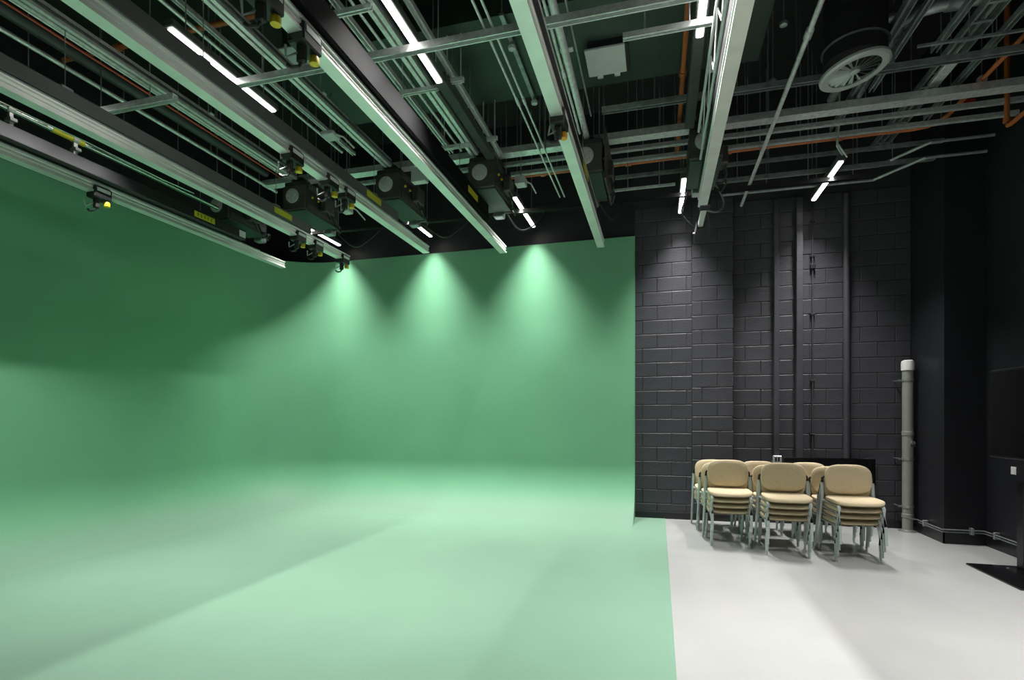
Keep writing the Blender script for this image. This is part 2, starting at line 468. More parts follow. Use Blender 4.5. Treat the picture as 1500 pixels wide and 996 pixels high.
# ================================================================== CHAIRS
def superell(n, a, b, e=3.2):
    out = []
    for i in range(n):
        th = 2*math.pi*i/n
        c, s = math.cos(th), math.sin(th)
        out.append((a*math.copysign(abs(c)**(2/e), c), b*math.copysign(abs(s)**(2/e), s)))
    return out
def pad(a, b, levels, fn, n=28, e=3.2):
    """levels: (scale, height); fn maps (u, v, h) to a point"""
    m = MB(); vs = []; fs = []
    for s, h in levels:
        for u, v in superell(n, a*s, b*s, e):
            vs.append(fn(u, v, h))
    L = len(levels)
    for k in range(L-1):
        for i in range(n):
            j = (i+1) % n
            fs.append((k*n+i, k*n+j, (k+1)*n+j, (k+1)*n+i))
    fs.append(tuple(range(n-1, -1, -1))); fs.append(tuple(range((L-1)*n, L*n)))
    return m.add(vs, fs)
def make_chair():
    r = thing('stacking_chair', 'x', 'chair')
    def seat_fn(u, v, h):
        z = 0.42 + h
        if v < -0.10: z -= 1.1*(v+0.10)**2
        if v > 0.08: z += 0.9*(v-0.08)**2
        z -= 0.012*(1-(u/0.25)**2)*(1 if h > 0.01 else 0)
        return (u, v-0.005, z)
    pad(0.258, 0.225, [(0.92, 0.002), (0.98, 0.010), (1.0, 0.026), (0.985, 0.042), (0.94, 0.051), (0.75, 0.055), (0.4, 0.055)], seat_fn, e=4.6).build('seat', 'chair_fabric', r, True)
    pad(0.258, 0.225, [(0.80, -0.012), (0.93, -0.004), (0.95, 0.004)], seat_fn, e=4.6).build('seat_shell', 'chair_shell', r, True)
    def back_fn(u, v, h):
        # u across, v up, h toward the sitter
        return (u, 0.215 + 0.10*v - h - 0.45*u*u, 0.665 + v)
    pad(0.248, 0.168, [(0.93, 0.0), (1.0, 0.012), (0.985, 0.028), (0.92, 0.037), (0.7, 0.040), (0.35, 0.040)], back_fn, e=3.3).build('backrest', 'chair_fabric', r, True)
    pad(0.248, 0.168, [(0.85, -0.014), (0.95, -0.006), (0.97, 0.004)], back_fn, e=3.3).build('back_shell', 'chair_shell', r, True)
    for s in (-1, 1):
        MB().path([(s*0.222, -0.245, 0.0), (s*0.222, -0.225, 0.20), (s*0.220, -0.195, 0.385), (s*0.219, -0.17, 0.405)], 0.011, 10, r1=0.016, flat=1.25).build('leg', 'chair_leg', r, True)
        MB().path([(s*0.285, 0.285, 0.0), (s*0.276, 0.225, 0.25), (s*0.268, 0.19, 0.45), (s*0.264, 0.205, 0.62)], 0.011, 10, r1=0.016, flat=1.25).build('leg', 'chair_leg', r, True)
        MB().path([(s*0.219, -0.18, 0.400), (s*0.225, 0.0, 0.400), (s*0.262, 0.195, 0.42)], 0.012, 8).build('seat_rail', 'chair_leg', r, True)
        MB().path([(s*0.264, 0.204, 0.605), (s*0.260, 0.210, 0.67), (s*0.236, 0.200, 0.69)], 0.017, 8, r1=0.012).build('back_bracket', 'black_plastic', r, True)
    MB().tube((-0.24, 0.02, 0.395), (0.24, 0.02, 0.395), 0.010).build('cross_bar', 'chair_leg', r, True)
    return r
chair0 = make_chair()
LV4 = ['bottom', 'second lowest', 'second highest', 'topmost']
LV3 = ['bottom', 'middle', 'topmost']
COLS = ['column nearest green wall', 'middle column', 'column nearest grey standpipe']
ROWS = ['outermost row', 'middle row', 'block wall row']
STK = {(0,0): (0.865, 7.38, 0), (0,1): (0.83, 7.86, 2), (0,2): (0.775, 8.36, 0),
       (1,0): (1.45, 7.06, -2), (1,1): (1.45, 7.62, 1), (1,2): (1.385, 8.24, 2),
       (2,0): (2.12, 6.98, 3), (2,1): (2.13, 7.55, -2), (2,2): (1.99, 8.16, 1)}
used = False
for (c_, r_), (x, y, rz) in STK.items():
    lv = LV4 if r_ == 0 else LV3
    for k in range(len(lv)):
        if not used: ch = chair0; used = True
        else: ch = copy_tree(chair0)
        th = math.radians(rz)
        fwd = 0.044*k
        ch.location = (x + math.sin(th)*fwd, y - math.cos(th)*fwd, 0.075*k)
        ch.rotation_euler = (0, 0, th)
        ch['label'] = f'beige stacking chair, {lv[k]} of its stack, {ROWS[r_]}, {COLS[c_]}'
        ch['group'] = 'beige chairs stacked by the block wall'

# ================================================================== CEILING: lighting bars and hoists
RAIL = [(-.052,0),(.052,0),(.052,.018),(.036,.026),(.036,.048),(.046,.052),(.046,.062),(.036,.066),(.036,.082),(.052,.088),(.052,.105),
        (-.052,.105),(-.052,.088),(-.036,.082),(-.036,.066),(-.046,.062),(-.046,.052),(-.036,.048),(-.036,.026),(-.052,.018)]
BAR_END = [7.68, 7.68, 7.56, 7.86, 7.97, 6.75]
BAR_LAB = ['lighting bar hung along the left green wall with hook clamp',
           'lighting bar with hook clamps at its end near green corner',
           'lighting bar carrying a group of three yellow knobbed clamps',
           'lighting bar with dense yellow plugged clamps and tall black trunking',
           'lighting bar with amber plug clamp, over the green floor',
           'lighting bar beside white lattice girder, with tapered black end']
TRK = [(0.13, 0.27, 'trunk_black'), (0.13, 0.26, 'trunk_lit'), (0.125, 0.25, 'trunk_lit'), (0.13, 0.34, 'trunk_unlit'), (0.12, 0.24, 'trunk_black'), (0.125, 0.26, 'trunk_black')]
bars = []
def clamp(bar, X, Y, knob='yellow', hook=True, dz=0.0):
    """socket clamp under the rail: saddle, name tag, jaw and coloured knob"""
    z = BAR_Z
    s = MB().cbox(X-0.066, X+0.066, Y-0.10, Y+0.10, z-0.055, z+0.075, 0.01).build('socket_clamp', 'black_plastic', bar)
    MB().box(X+0.066, X+0.070, Y-0.075, Y+0.075, z+0.018, z+0.055).build('name_tag', 'white_label', s)
    if hook:
        MB().cbox(X-0.03, X+0.03, Y-0.055, Y-0.01, z-0.16, z-0.05, 0.008).path([(X, Y-0.03, z-0.15), (X-0.01, Y-0.05, z-0.19), (X-0.05, Y-0.07, z-0.20), (X-0.09, Y-0.06, z-0.17)], 0.011, 6).build('hook_jaw', 'hoist_body', s)
        MB().path([(X-0.02, Y-0.05, z-0.10), (X-0.07, Y-0.10, z-0.15), (X-0.05, Y-0.13, z-0.09)], 0.009, 6).build('lead', 'galv_dull', s)
    MB().lathe([(0.018, -0.045), (0.032, -0.04), (0.034, 0.0), (0.026, 0.012)], (X+0.03, Y+0.06, z-0.075), 12).build('knob', knob, s, True)
for i, X in enumerate(BAR_X):
    Y0, Y1 = -0.6, BAR_END[i]
    b = thing('lighting_bar', BAR_LAB[i], 'lighting bar', (X, (Y0+Y1)/2, BAR_Z), 'motorised lighting bars')
    bars.append(b)
    MB().prism([(X+px, BAR_Z+pz) for px, pz in RAIL], Y0, Y1, 'y').build('rail', 'alu', b)
    z0, z1, tm = TRK[i]
    te = Y1 - (1.0 if i < 5 else 0.1)
    xo = (0.15, 0.05, 0.05, 0.088, 0.05, 0.05)[i]  # first and fourth trunkings are widened to shade the rail below
    MB().cbox(X-0.05, X+xo, Y0, te, BAR_Z+z0, BAR_Z+z1, 0.006).build('cable_trunking', tm, b)
    MB().box(X-0.035, X+0.035, Y0, te-0.02, BAR_Z+0.105, BAR_Z+z0).build('spacer', 'black_plastic', b)
    if i == 4:
        MB().cbox(X-0.03, X+0.05, Y0, te, BAR_Z+z1, BAR_Z+z1+0.035, 0.004).build('cover_strip', 'alu', b)
    if i in (0, 1, 2):
        MB().box(X+0.052, X+0.056, Y0, Y1-0.6, BAR_Z+0.106, BAR_Z+0.116).build('edge_wire', 'galv_dull', b)
    for y in (0.9, 3.4, 6.0):
        MB().tube((X, y, BAR_Z+z1), (X, y, 4.87), 0.004, 6).build('suspension_wire', 'galv_dull', b)
        MB().cbox(X-0.03, X+0.03, y-0.05, y+0.05, BAR_Z+z1, BAR_Z+z1+0.03, 0.006).build('wire_anchor', 'galv_dull', b)
# yellow load labels on the trunking faces
def load_label(i, px, py, ln=0.34, ht=0.075):
    X = BAR_X[i]+(0.152, 0.052, 0.052, 0.090, 0.052, 0.052)[i]
    z0, z1, _ = TRK[i]
    zc = BAR_Z+(z0+z1)/2
    # depth along the bar from the pixel column
    t_ = (px-CX)/FPX
    Yc = X*(ca + t_*sa)/(t_*ca - sa)
    ht = min(ht, (z1-z0)*0.72)
    l = MB().box(X-0.001, X+0.003, Yc-ln/2, Yc+ln/2, zc-ht/2, zc+ht/2).build('load_label', 'label_yellow', bars[i])
    return l, X, Yc, zc
l, X, Yc, zc = load_label(0, 300, 330)
for k in range(5):
    MB().box(X+0.003, X+0.004, Yc-0.12+k*0.055, Yc-0.105+k*0.055, zc-0.022, zc+0.022).build('print_mark', 'label_print', l)
MB().box(X-0.001, X+0.004, Yc+0.62, Yc+0.74, zc-0.045, zc+0.045).build('name_tag', 'white_label', bars[0])
load_label(1, 415, 317); load_label(2, 548, 297); load_label(3, 693, 292); load_label(4, 858, 275, 0.4)
for i, ys, kn in ((0, (4.62,), 'yellow'), (1, (6.45, 6.85, 7.55), 'yellow'), (2, (4.45, 5.05, 5.38), 'yellow'),
                  (3, (2.35, 2.72, 3.1), 'yellow'), (4, (4.5,), 'amber')):
    for y in ys:
        clamp(bars[i], BAR_X[i], y, kn)
# tapered end of the last bar
X = BAR_X[5]+0.03
MB().cbox(X-0.06, X+0.06, 6.70, 6.86, BAR_Z-0.01, BAR_Z+0.11, 0.01).build('end_joint', 'black_plastic', bars[5])
MB().cbox(X-0.032, X+0.032, 6.86, 7.5, BAR_Z+0.0, BAR_Z+0.07, 0.008).build('end_arm', 'alu', bars[5])
e = MB().prism([(X-0.05, 7.45), (X+0.05, 7.45), (X+0.055, 7.8), (X+0.02, 8.12), (X-0.02, 8.12), (X-0.055, 7.8)], BAR_Z-0.02, BAR_Z+0.07, 'z').build('end_tip', 'hoist_body', bars[5])
MB().lathe([(0.02, 0), (0.028, 0.01), (0.02, 0.03)], (X-0.06, 7.75, BAR_Z), 10).build('knob', 'black_plastic', e, True)
MB().path([(X+0.05, 6.95, BAR_Z-0.01), (X+0.09, 7.15, BAR_Z-0.10), (X+0.12, 7.5, BAR_Z-0.11)], 0.010, 6).build('lead', 'black_plastic', bars[5])

# hoist beams above the bars
for i in (1, 2, 3, 4):
    X = BAR_X[i] + (0.06 if i == 3 else 0)
    t = thing('hoist_beam', ['', 'pale metal beam above bar with grey trunking nearest the green corner',
              'pale metal beam above the bar with three yellow knobs',
              'pale metal beam above the bar with tall black trunking',
              'pale metal tube beam above the bar with amber plug'][i], 'beam', (X, 3, 4.87), 'beams above the lighting bars')
    if i == 4: MB().tube((X, -0.6, 4.90), (X, 6.36, 4.90), 0.035, 12).build('tube', 'galv', t, True)
    else:
        MB().prism([(X-.05,4.87),(X-.012,4.87),(X-.012,4.885),(X-.038,4.885),(X-.038,4.95),(X+.038,4.95),(X+.038,4.885),(X+.012,4.885),(X+.012,4.87),(X+.05,4.87),(X+.05,4.965),(X-.05,4.965)], -0.6, 6.36, 'y').build('channel', 'galv', t)
        MB().tube((X+0.075, -0.6, 4.90), (X+0.075, 6.36, 4.90), 0.012, 6).build('cable', 'black_plastic', t)
    for y in (0.4, 2.6, 4.9):
        MB().tube((X, y, 4.93), (X, y, Z_CEIL), 0.008, 6).build('hanger_rod', 'galv_dull', t)
        MB().cbox(X-0.06, X+0.06, y-0.03, y+0.03, 4.965, 4.985, 0.004).build('clip', 'galv', t)

# hoist units
def make_hoist():
    h = thing('hoist', 'x', 'hoist', (0, 0, 0), 'hoists above the lighting bars')
    MB().cbox(-0.17, 0.17, 0.02, 0.80, 0.0, 0.40, 0.012).build('housing', 'hoist_body', h)
    MB().cbox(-0.175, 0.175, 0.0, 0.02, 0.01, 0.33, 0.004).build('face_plate', 'hoist_face', h)
    d = MB().lathe([(0.098, 0.0), (0.098, -0.02), (0.085, -0.028), (0.05, -0.026), (0.045, -0.034), (0.012, -0.036)], (-0.02, 0.0, 0.19), 28, 'y').build('drum_cap', 'disc_grey', h, True)
    for k in range(6):
        a = k*math.pi/3
        MB().lathe([(0.008, -0.026), (0.006, -0.034)], (-0.02+0.068*math.cos(a), 0, 0.19+0.068*math.sin(a)), 8, 'y').build('bolt', 'galv', d)
    MB().box(-0.165, 0.165, 0.03, 0.79, -0.012, 0.0).build('bottom_plate', 'hoist_plate', h)
    MB().box(0.17, 0.182, 0.06, 0.76, 0.03, 0.10).build('side_rib', 'hoist_face', h)
    MB().box(0.17, 0.182, 0.06, 0.76, 0.30, 0.36).build('side_rib', 'hoist_face', h)
    for y in (0.16, 0.30):
        MB().lathe([(0.016, 0.17), (0.014, 0.19)], (0, y, 0.21), 10, 'x').build('indicator', 'yellow', h)
    MB().lathe([(0.12, 0.28), (0.12, 0.34), (0.10, 0.35)], (0.06, 0.42, 0.13), 20).build('gear_cover', 'hoist_body', h, True)
    MB().cbox(-0.10, 0.04, 0.82, 0.95, -0.06, 0.20, 0.01).build('rope_guide', 'galv_dull', h)
    MB().tube((-0.10, 0.86, 0.02), (0.16, 0.86, 0.02), 0.035, 12).build('pulley', 'black_plastic', h, True)
    MB().cbox(0.182, 0.27, 0.34, 0.56, 0.08, 0.27, 0.008).build('terminal_box', 'hoist_face', h)
    MB().cbox(-0.12, 0.06, 0.10, 0.30, 0.40, 0.50, 0.02).build('brake_cover', 'hoist_body', h)
    for k, (y, dz) in enumerate(((0.40, 0.10), (0.52, 0.16))):
        MB().path([(0.24, y, 0.09), (0.27, y+0.06, 0.09-dz), (0.24, y+0.22, 0.06-dz), (0.16, y+0.36, 0.02)], 0.011, 6).build('cable_loop', 'black_plastic', h)
    for x in (-0.13, 0.13):
        for y in (0.12, 0.68):
            MB().tube((x, y, 0.40), (x, y, 2.12), 0.008, 6).build('hanger_rod', 'galv_dull', h)
    return h
hl = ['motorised hoist with round drum cap nearest the left green wall', 'motorised hoist with round drum cap above bar ending at green corner',
      'motorised hoist with round drum cap above bar with three yellow knobs', 'motorised hoist with round drum cap above tall black trunking bar',
      'motorised hoist with round drum cap and upright side plate', 'motorised hoist with round drum cap beside white lattice girder']
hx = [-6.10, -4.83, -3.41, -2.12, -0.80, 0.51]
h0 = make_hoist()
hoists = []
for i, X in enumerate(hx):
    h = h0 if i == 0 else copy_tree(h0)
    h.location = (X, 6.36 if i < 4 else 6.28, 4.46)
    WL[h.name] = Vector(h.location)
    h['label'] = hl[i]
    hoists.append(h)
MB().box(hx[4]+0.20, hx[4]+0.215, 6.30, 7.15, 4.38, 4.98).box(hx[4]+0.182, hx[4]+0.20, 6.5, 6.9, 4.6, 4.7).build('side_plate', 'hoist_face', hoists[4])

# ================================================================== LED battens
led_rows = ['over the left green wall', 'beside bar with three yellow knobs', 'above the green floor middle', 'beside the orange sprinkler pipe', 'over the stacked chairs', 'near the black screen']
def batten(i, X, yc, where, seg=0):
    z = LED_Z
    y0, y1 = yc-0.61, yc+0.61
    t = thing('led_batten', f'slim glowing LED batten {led_rows[i]}, {where}', 'light', (X, yc, z), 'LED battens under the ceiling grid')
    MB().cbox(X-0.045, X+0.045, y0-0.02, y1+0.02, z+0.004, z+0.07, 0.008).build('housing', 'led_housing', t)
    MB().cbox(X-0.028, X+0.028, y0, y1, z-0.014, z+0.004, 0.006).build('diffuser', 'led_glow', t)
    for y in (y0+0.15, y1-0.15):
        MB().tube((X, y, z+0.07), (X, y, Z_CEIL), 0.005, 6).build('hanger_rod', 'galv_dull', t)
    ld = bpy.data.lights.new('batten_light', 'AREA')
    ld.shape = 'RECTANGLE'; ld.size = 0.022; ld.size_y = 1.2
    ld.energy = LAMP_W; ld.color = LAMP_COL
    ld.spread = math.radians(86)
    lo = bpy.data.objects.new('batten_light', ld)
    C.objects.link(lo); lo.parent = t
    lo.location = (0, 0, -0.018)
for i, X in enumerate(LED_X):
    batten(i, X, 8.05, 'close to the back wall')
    batten(i, X, 4.09, 'crossed by the middle channel')
    if i in (0, 2, 4): batten(i, X, -1.4, 'out in the open room')
batten(5, 3.35, 4.09, 'by the right wall')
# long dark trunking above the batten rows
for i, (y0, y1), lab in ((2, (4.72, 6.30), 'dark green metal trunking ending at hoist over tall black trunking bar'),
                         (3, (4.72, 6.2), 'dark metal trunking between LED battens beside orange pipe')):
    X = LED_X[i]
    t = thing('lighting_trunking', lab, 'trunking', (X, (y0+y1)/2, LED_Z+0.01))
    MB().cbox(X-0.05, X+0.05, y0, y1, LED_Z+0.01, LED_Z+0.11, 0.006).build('body', 'dark_pipe', t)
    for y in (y0+0.3, y1-0.3):
        MB().tube((X, y, LED_Z+0.11), (X, y, Z_CEIL), 0.006, 6).build('hanger_rod', 'galv_dull', t)

# ================================================================== strut channels and trays
def channel_prof(c, z, s=0.041):
    h = s/2; t_ = 0.006
    return [(c-h,z),(c-h+0.010,z),(c-h+0.010,z+0.010),(c-h+t_,z+0.010),(c-h+t_,z+s-t_),(c+h-t_,z+s-t_),(c+h-t_,z+0.010),(c+h-0.010,z+0.010),(c+h-0.010,z),(c+h,z),(c+h,z+s),(c-h,z+s)]
def rods(t, pts, z):
    for x, y in pts:
        MB().tube((x, y, z), (x, y, Z_CEIL), 0.006, 6).build('hanger_rod', 'galv_dull', t)
def x_channel(name, lab, cat, Y, Z, x0, x1, s=0.05, m='galv', nrod=3, group=None, slots=0):
    t = thing(name, lab, cat, ((x0+x1)/2, Y, Z), group)
    MB().prism(channel_prof(Y, Z, s), x0, x1, 'x').build('channel', m, t)
    rods(t, [(x0+(x1-x0)*(k+0.5)/nrod, Y) for k in range(nrod)], Z+s)
    return t
def y_channel(name, lab, cat, X, Z, y0, y1, s=0.041, m='galv', nrod=2, group=None):
    t = thing(name, lab, cat, (X, (y0+y1)/2, Z), group)
    MB().prism(channel_prof(X, Z, s), y0, y1, 'y').build('channel', m, t)
    rods(t, [(X, y0+(y1-y0)*(k+0.5)/nrod) for k in range(nrod)], Z+s)
    return t
def y_pipe(name, lab, cat, X, Z, y0, y1, r=0.02, m='galv', nrod=2, coup=(), group=None):
    t = thing(name, lab, cat, (X, (y0+y1)/2, Z), group)
    MB().tube((X, y0, Z), (X, y1, Z), r, 10).build('tube', m, t, True)
    for y in coup:
        MB().lathe([(r*1.5, -0.05), (r*1.5, 0.05)], (X, y, Z), 10, 'y').build('coupling', m, t, True)
    rods(t, [(X, y0+(y1-y0)*(k+0.5)/nrod) for k in range(nrod)], Z+r*0.9)
    return t
# cross channels that carry the battens
x_channel('strut_channel', 'bright metal strut channel crossing under the middle LED battens', 'channel', 4.15, 4.665, -3.92, 0.40, 0.06, nrod=5)
x_channel('strut_channel', 'short bright strut channel above bar near the left green wall', 'channel', 4.17, 4.665, -5.75, -4.5, 0.06, nrod=2)
x_channel('strut_channel', 'short strut channel beside the square grey ceiling panel', 'channel', 4.36, 4.60, -0.27, 0.40, 0.045, nrod=2)
x_channel('strut_channel', 'black strut channel carrying the LED battens along back wall', 'channel', 7.84, 4.668, -5.8, 2.6, 0.055, 'trunk_black', nrod=6)
# rail of the back-wall services
x_channel('strut_channel', 'long dull strut channel crossing behind the round swirl diffuser', 'channel', 6.02, 4.97, -0.6, 3.9, 0.06, 'galv_dull', nrod=4)
t = thing('cable_tray', 'wide flat metal cable tray passing over all the hoists', 'cable tray', (-0.8, 6.73, 5.0))
MB().prism([(6.66,5.0),(6.80,5.0),(6.80,5.08),(6.79,5.08),(6.79,5.01),(6.67,5.01),(6.67,5.08),(6.66,5.08)], -5.6, 3.9, 'x').build('tray', 'galv', t)
rods(t, [(x, 6.73) for x in (-5.3, -4.2, -2.8, -1.4, -0.25, 1.0, 2.2, 3.4)], 5.01)
MB().tube((-0.6, 6.76, 5.05), (3.9, 6.76, 5.05), 0.025, 8).build('cable', 'dark_pipe', t)
x_channel('strut_channel', 'bright strut channel just behind the wide flat cable tray', 'channel', 7.02, 5.0, -5.4, 3.9, 0.05, nrod=6)
x_channel('strut_channel', 'bright strut channel between the cable tray and orange pipe', 'channel', 7.32, 5.0, -2.0, 3.9, 0.05, nrod=4)
x_channel('strut_channel', 'dull strut channel close along the black block wall', 'channel', 8.15, 4.93, 0.6, 3.45, 0.05, 'galv_dull', nrod=3)
x_channel('strut_channel', 'dull strut channel between orange pipe and block wall', 'channel', 7.92, 5.05, -0.6, 3.45, 0.045, 'galv_dull', nrod=3)
x_channel('strut_channel', 'slender green tinted strut above the end of the green wall', 'channel', 7.45, 4.68, -0.6, 0.22, 0.03, nrod=2)

# length-wise members, left part
y_pipe('conduit', 'dark conduit nearest the left wall above the grey trunking bar', 'conduit', rx(-1.69, 5.0), 5.0, -0.5, 6.9, 0.022, 'galv', 3)
y_pipe('service_pipe', 'thick dark pipe running beside the thin red pipe', 'pipe', rx(-1.60, 5.15), 5.15, -0.5, 6.6, 0.065, 'dark_pipe', 3)
y_pipe('red_pipe', 'thin red pipe along the ceiling near the left wall', 'pipe', rx(-1.572, 5.05), 5.05, -0.5, 6.6, 0.011, 'red_pipe', 3)
y_pipe('conduit', 'thin pale conduit alongside the thin red pipe', 'conduit', rx(-1.55, 5.05), 5.05, -0.5, 6.6, 0.012, 'galv', 3)
y_channel('strut_channel', 'strut channel beside the beam above three yellow knobs', 'channel', rx(-1.16, 5.05), 5.05, -0.5, 6.3, 0.045, 'galv', 3)
y_pipe('conduit', 'conduit beside the strut channel over grey trunking bar', 'conduit', rx(-1.19, 5.12), 5.12, -0.5, 6.3, 0.018, 'galv', 3)
# middle bundle
y_channel('strut_channel', 'pale strut channel next to the tall black trunking, on trapezes', 'channel', rx(-0.782, 4.9), 4.9, -0.5, 6.30, 0.05, 'galv', 3)
y_pipe('conduit', 'thin pale conduit in the middle of the trapeze bundle', 'conduit', rx(-0.742, 4.9), 4.92, -0.5, 6.30, 0.013, 'galv', 2)
y_channel('strut_channel', 'pale strut channel beside the dark green lighting trunking', 'channel', rx(-0.70, 4.9), 4.9, -0.5, 6.30, 0.05, 'galv', 3)
y_channel('strut_channel', 'pale strut channel running alone beneath the big duct', 'channel', rx(-0.603, 4.9), 4.9, -0.5, 6.55, 0.05, 'galv', 3)
y_pipe('conduit', 'slim conduit of a close pair, the one nearer the trapezes', 'conduit', rx(-0.445, 4.75), 4.75, -0.5, 7.6, 0.011, 'galv', 3, (2.5, 5.2), 'close pair of conduits')
y_pipe('conduit', 'slim conduit of a close pair, the one nearer amber plug', 'conduit', rx(-0.423, 4.75), 4.75, -0.5, 7.6, 0.011, 'galv', 3, (2.5, 5.2), 'close pair of conduits')
y_pipe('conduit', 'thin conduit clipped beside the tube beam above amber plug', 'conduit', rx(-0.275, 4.88), 4.88, -0.5, 6.2, 0.013, 'galv', 3, (3.6, 5.1))
y_pipe('cable', 'thin drooping green grey cable beside the tube beam', 'cable', rx(-0.222, 4.95), 4.95, -0.5, 6.0, 0.008, 'galv_dull', 2)
# trapezes
def trapeze(a, b, lab, Z=4.86):
    p, q = at_z(*a, Z), at_z(*b, Z)
    Y = (p.y+q.y)/2
    t = thing('trapeze_bracket', lab, 'bracket', ((p.x+q.x)/2, Y, Z-0.03), 'trapeze brackets under the conduits')
    MB().prism(channel_prof(Y, Z-0.03, 0.041), p.x, q.x, 'x').build('channel', 'galv', t)
    for x in (p.x+0.03, q.x-0.03):
        MB().tube((x, Y, Z-0.05), (x, Y, Z_CEIL), 0.007, 6).build('hanger_rod', 'galv', t)
        MB().lathe([(0.013, -0.045), (0.013, -0.03)], (x, Y, Z), 6).build('nut', 'galv', t)
trapeze((488, 20), (545, 8), 'slotted trapeze bracket hanging near the red tag')
trapeze((586, 137), (642, 126), 'trapeze bracket at the middle of the conduit bundle')
trapeze((651, 120), (679, 114), 'short trapeze bracket under the lone strut beneath the duct')
trapeze((705, 205), (728, 200), 'short trapeze bracket close by the cable tray under the lone strut')
trapeze((648, 217), (688, 210), 'trapeze bracket next to the hoist over tall trunking')
p = at_z(508, 40, 4.98)
t = thing('red_tag', 'red tag hanging from the strut next to tall black trunking', 'tag', p)
MB().box(p.x-0.02, p.x+0.02, p.y-0.004, p.y+0.004, p.z-0.10, p.z+0.03).build('tag_plate', 'red_tag', t)
MB().tube((p.x, p.y, p.z+0.03), (p.x, p.y, Z_CEIL), 0.004, 6).build('wire', 'galv_dull', t)

# orange sprinkler pipes
OZ = 5.12
oy = 7.62
ox = rx(0.958, OZ)
t = thing('sprinkler_pipe', 'orange sprinkler pipe bending along the ceiling above block wall', 'pipe', (ox, oy, OZ))
MB().path([(ox, -0.5, OZ), (ox, oy-0.25, OZ), (ox-0.04, oy-0.10, OZ), (ox-0.12, oy-0.03, OZ), (ox-0.25, oy, OZ), (-3.2, oy, OZ)], 0.024, 12).build('pipe_run', 'orange_pipe', t, True)
for x in (2.2, 0.9, -0.4, -1.6):
    MB().lathe([(0.036, -0.035), (0.036, 0.035)], (x, oy, OZ), 12, 'x').build('coupling', 'orange_pipe', t, True)
    MB().tube((x+0.2, oy, OZ), (x+0.2, oy, Z_CEIL), 0.006, 6).build('hanger_rod', 'galv_dull', t)
for y in (5.1, 6.7):
    MB().lathe([(0.034, -0.02), (0.045, -0.018), (0.045, 0.018), (0.034, 0.02)], (ox, y, OZ), 14, 'y').build('hanger_ring', 'galv', t, True)
    MB().tube((ox, y, OZ+0.04), (ox, y, Z_CEIL), 0.006, 6).build('hanger_rod', 'galv_dull', t)
MB().box(ox+0.03, ox+0.15, 7.12, 7.14, OZ-0.03, OZ+0.03).build('flow_tag', 'red_tag', t)
sx = rx(0.072, 5.2)
t = thing('sprinkler_pipe', 'orange sprinkler pipe running straight beside the LED batten', 'pipe', (sx, 3, 5.2))
MB().tube((sx, -0.5, 5.2), (sx, 7.58, 5.2), 0.026, 12).build('pipe_run', 'orange_pipe', t, True)
for y in (2.2, 5.9):
    MB().lathe([(0.038, -0.035), (0.038, 0.035)], (sx, y, 5.2), 12, 'y').build('coupling', 'orange_pipe', t, True)
    MB().tube((sx, y+0.3, 5.2), (sx, y+0.3, Z_CEIL), 0.006, 6).build('hanger_rod', 'galv_dull', t)
p0, p1 = at_z(133, 86, 5.35), at_z(398, 17, 5.35)
t = thing('sprinkler_pipe', 'orange sprinkler pipe crossing above the pale left beams', 'pipe', ((p0.x+p1.x)/2, p0.y, 5.35))
MB().tube((p0.x-0.3, p1.y, 5.35), (p1.x+0.5, p1.y, 5.35), 0.026, 12).build('pipe_run', 'orange_pipe', t, True)
for x in (p0.x+0.2, p1.x-0.2):
    MB().tube((x, p1.y, 5.35), (x, p1.y, Z_CEIL), 0.006, 6).build('hanger_rod', 'galv_dull', t)
    MB().lathe([(0.038, -0.03), (0.038, 0.03)], (x+0.25, p1.y, 5.35), 12, 'x').build('coupling', 'orange_pipe', t, True)
a = at_y(1475, 186, 7.0)
t = thing('sprinkler_pipe', 'orange sprinkler drop pipe with elbow above the black pillar', 'pipe', a)
MB().path([(a.x, a.y, Z_CEIL), (a.x, a.y, a.z+0.05), (a.x, a.y-0.02, a.z+0.01), (a.x, a.y-0.06, a.z), (a.x, a.y-1.4, a.z)], 0.024, 12).build('pipe_run', 'orange_pipe', t, True)
MB().lathe([(0.034, 0.05), (0.034, 0.10)], (a.x, a.y, a.z), 12).build('coupling', 'orange_pipe', t, True)

# white lattice girder beside the last bar
LX = BAR_X[5]-0.06
t = thing('lattice_girder', 'white steel lattice girder with diagonal lacing along lighting bar', 'girder', (LX, 3, 4.40))
MB().tube((LX, -0.5, 4.42), (LX, 6.2, 4.42), 0.014, 8).build('lower_chord', 'white_steel', t, True)
MB().tube((LX-0.02, -0.5, 4.72), (LX-0.02, 6.2, 4.72), 0.014, 8).build('upper_chord', 'white_steel', t, True)
y = -0.4; k = 0
while y < 6.0:
    za, zb = (4.42, 4.72) if k % 2 == 0 else (4.72, 4.42)
    MB().tube((LX-0.01, y, za), (LX-0.01, y+0.28, zb), 0.007, 6).build('diagonal', 'white_steel', t)
    y += 0.28; k += 1
for y in (1.8, 3.0, 3.9, 5.1):
    MB().cbox(LX-0.03, LX+0.03, y-0.03, y+0.03, 4.69, 4.75, 0.006).build('clamp', 'white_steel', t)
    MB().tube((LX-0.02, y, 4.74), (LX-0.02, y, Z_CEIL), 0.006, 6).build('hanger_rod', 'galv_dull', t)

